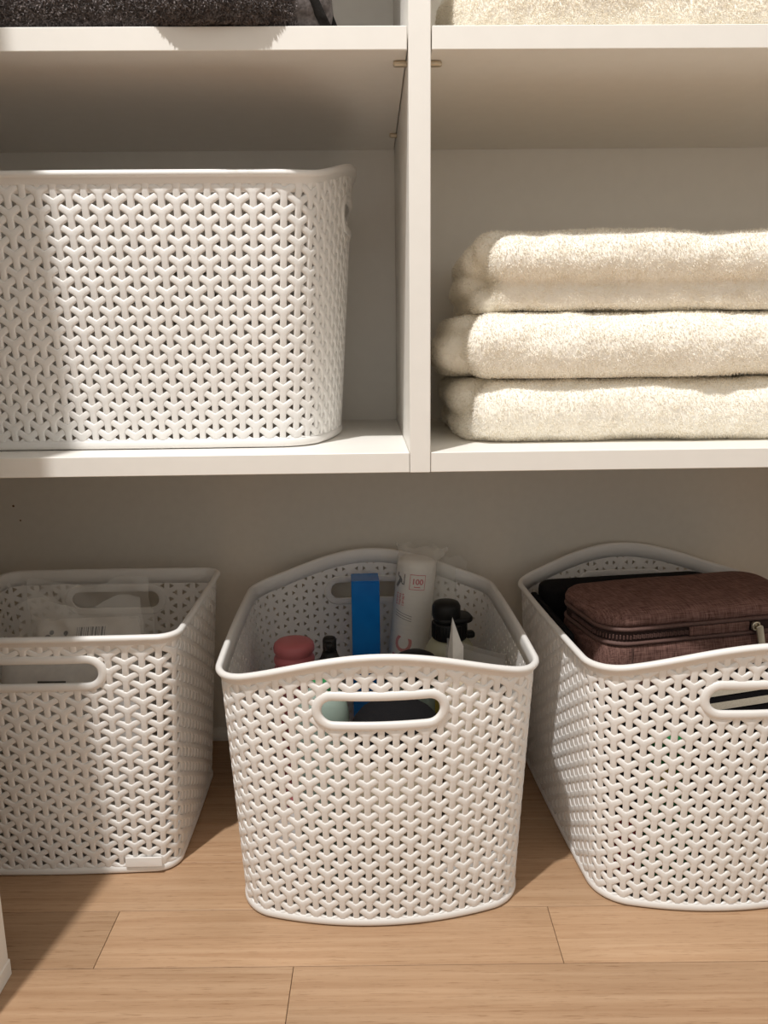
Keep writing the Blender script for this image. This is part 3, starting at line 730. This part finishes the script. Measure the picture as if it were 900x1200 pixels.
for i, p in enumerate(rg):
    q = rg[(i+1) % len(rg)]
    if p[0] < -29 and (p[1] < 20):
        dx, dy = q[0]-p[0], q[1]-p[1]; l_ = math.hypot(dx, dy) or 1; dx, dy = dx/l_, dy/l_
        V, F = box(-0.7, 0.7, -0.6, 1.4, 63.6+(0.5 if cnt % 2 else 0), 67.6+(0.5 if cnt % 2 else 0)); cnt += 1
        teeth.add([(p[0]+x*dx+y*dy, p[1]+x*dy-y*dx, z) for x, y, z in V], F)
zt_ = teeth.build('zip_teeth', brownpipe, t, False)
MB().add(*[[(x, y-LY/2+1.0, z) for x, y, z in rbox(69, 3.2, 61.2, 71.4, 1.2, 1.2, c=(6.5, 0))[0]], rbox(69, 3.2, 61.2, 71.4, 1.2, 1.2)[1]]).build('zip_guard', brownfab, t)
sl_ = MB().add(*[[(x+48, y-LY/2-0.5, z) for x, y, z in rbox(9, 5, 62, 70.5, 2, 1.2)[0]], rbox(9, 5, 62, 70.5, 2, 1.2)[1]]).build('zip_slider', metal, t)
ringm = MB(); n = 16
rings = [[(46+(4.2+1.0*math.cos(2*math.pi*j/8))*math.cos(2*math.pi*k/n), -LY/2-4.0+1.0*math.sin(2*math.pi*j/8), 67+(4.2+1.0*math.cos(2*math.pi*j/8))*math.sin(2*math.pi*k/n)) for j in range(8)] for k in range(n)]
rings.append(rings[0]); ringm.add(*loft(rings, False)); ringm.build('pull_ring', steel, sl_)
pt = MB(); V, F = rbox(8.2, 30, -0.8, 0.8, 2.6, 0.6)
pt.add([(52+x*math.cos(R(12))-y*math.sin(R(12)), -LY/2-5.2+z, 53+y*math.cos(R(12))+x*math.sin(R(12))) for x, y, z in V], F); pt.build('zip_pull', steel, sl_)
sm_ = MB(); ang_i = None
rs = [(-LX/2+30, -LY/2-1.9, z) for z in (2, 15, 30, 45, 55)]
V = [(x+dx, y+dy, z) for x, y, z in rs for dx, dy in ((-1.1, 0.4), (0, -0.5), (1.1, 0.4))]
sm_.add(V, [(3*k+j, 3*k+j+1, 3*k+j+4, 3*k+j+3) for k in range(4) for j in range(2)]); sm_.build('side_seam', brownpipe, t)
def tapered(geo, k0, zr):
    V, F = geo; return [(x*(k0+(1-k0)*min(1, z/zr)), y*(k0+(1-k0)*min(1, z/zr)), z) for x, y, z in V], F
t = thing('black_pouch', inr(-20, 106, FZ), 'flat black fabric pouch standing behind the brown packing cube', 'pouch', R(8))
MB().add(*tapered(rbox(222, 50, 0, 246, 20, 8), 0.90, 246)).build('pouch_body', blackfab, t)
t = thing('black_scarf', inr(-136, 36, 150), 'black cloth tucked between the brown packing cube and the basket side', 'cloth', R(3.6))
MB().add(*rbox(9, 150, 0, 88, 4, 4)).build('cloth_body', blackfab, t)
t = thing('folded_black_garment', inr(0, -18, FZ), 'black folded garment under the packing cube', 'garment', R(3.6))
MB().add(*rbox(206, 164, 0, CB-FZ-0.5, 26, 22)).build('garment_body', blackfab, t)
t = thing('striped_fabric_bag', inr(14, -143, FZ+91), 'black and cream striped fabric behind the grip slot', 'bag', R(3.6))
MB().add(*rbox(136, 18, 0, 150, 8, 7)).build('bag_body', blackfab, t)
for zc_, hh_ in ((114, 3.8), (127.5, 3.2)):
    MB().add(*grid(lambda u, v_: (-64+u*128, -9.5, zc_-hh_+v_*2*hh_+(u-0.5)*14), 12, 2)).build('stripe', stripe_w, t)
t = thing('beige_pouch', inr(34, -140, FZ), 'beige soft pouch low at the front of the basket', 'pouch', R(3.6))
MB().add(*rbox(110, 26, 0, 90, 11, 10)).build('pouch_body', beige, t)
t = thing('green_packet', inr(-58, -134, FZ), 'green upright packet low in the basket beside the striped fabric', 'packet', R(-4))
V1, F1, V2, F2 = pillow(56, 20, 165); MB().add(V1, F1).add(V2, [q[::-1] for q in F2]).build('packet_body', greenp, t)
V, F = grid(lambda u, v_: (-20+u*16, 0, 112+v_*20), 6, 6)
V = [(x, -10*(max(0, 1-abs(2*x/56)**4)*max(0, 1-abs(2*z/165-1)**4))**0.5+0.8*math.sin((x/56+0.5)*14+z/165*5)-0.4, z) for x, y, z in V]
MB().add(V, F).build('packet_label', yellow, t)
t = thing('coral_packet', inr(-90, -98, FZ), 'coral red packet lying at the bottom corner of the basket', 'packet', R(-10))
MB().add(*rbox(34, 34, 0, 50, 6, 5)).build('packet_body', redp, t)
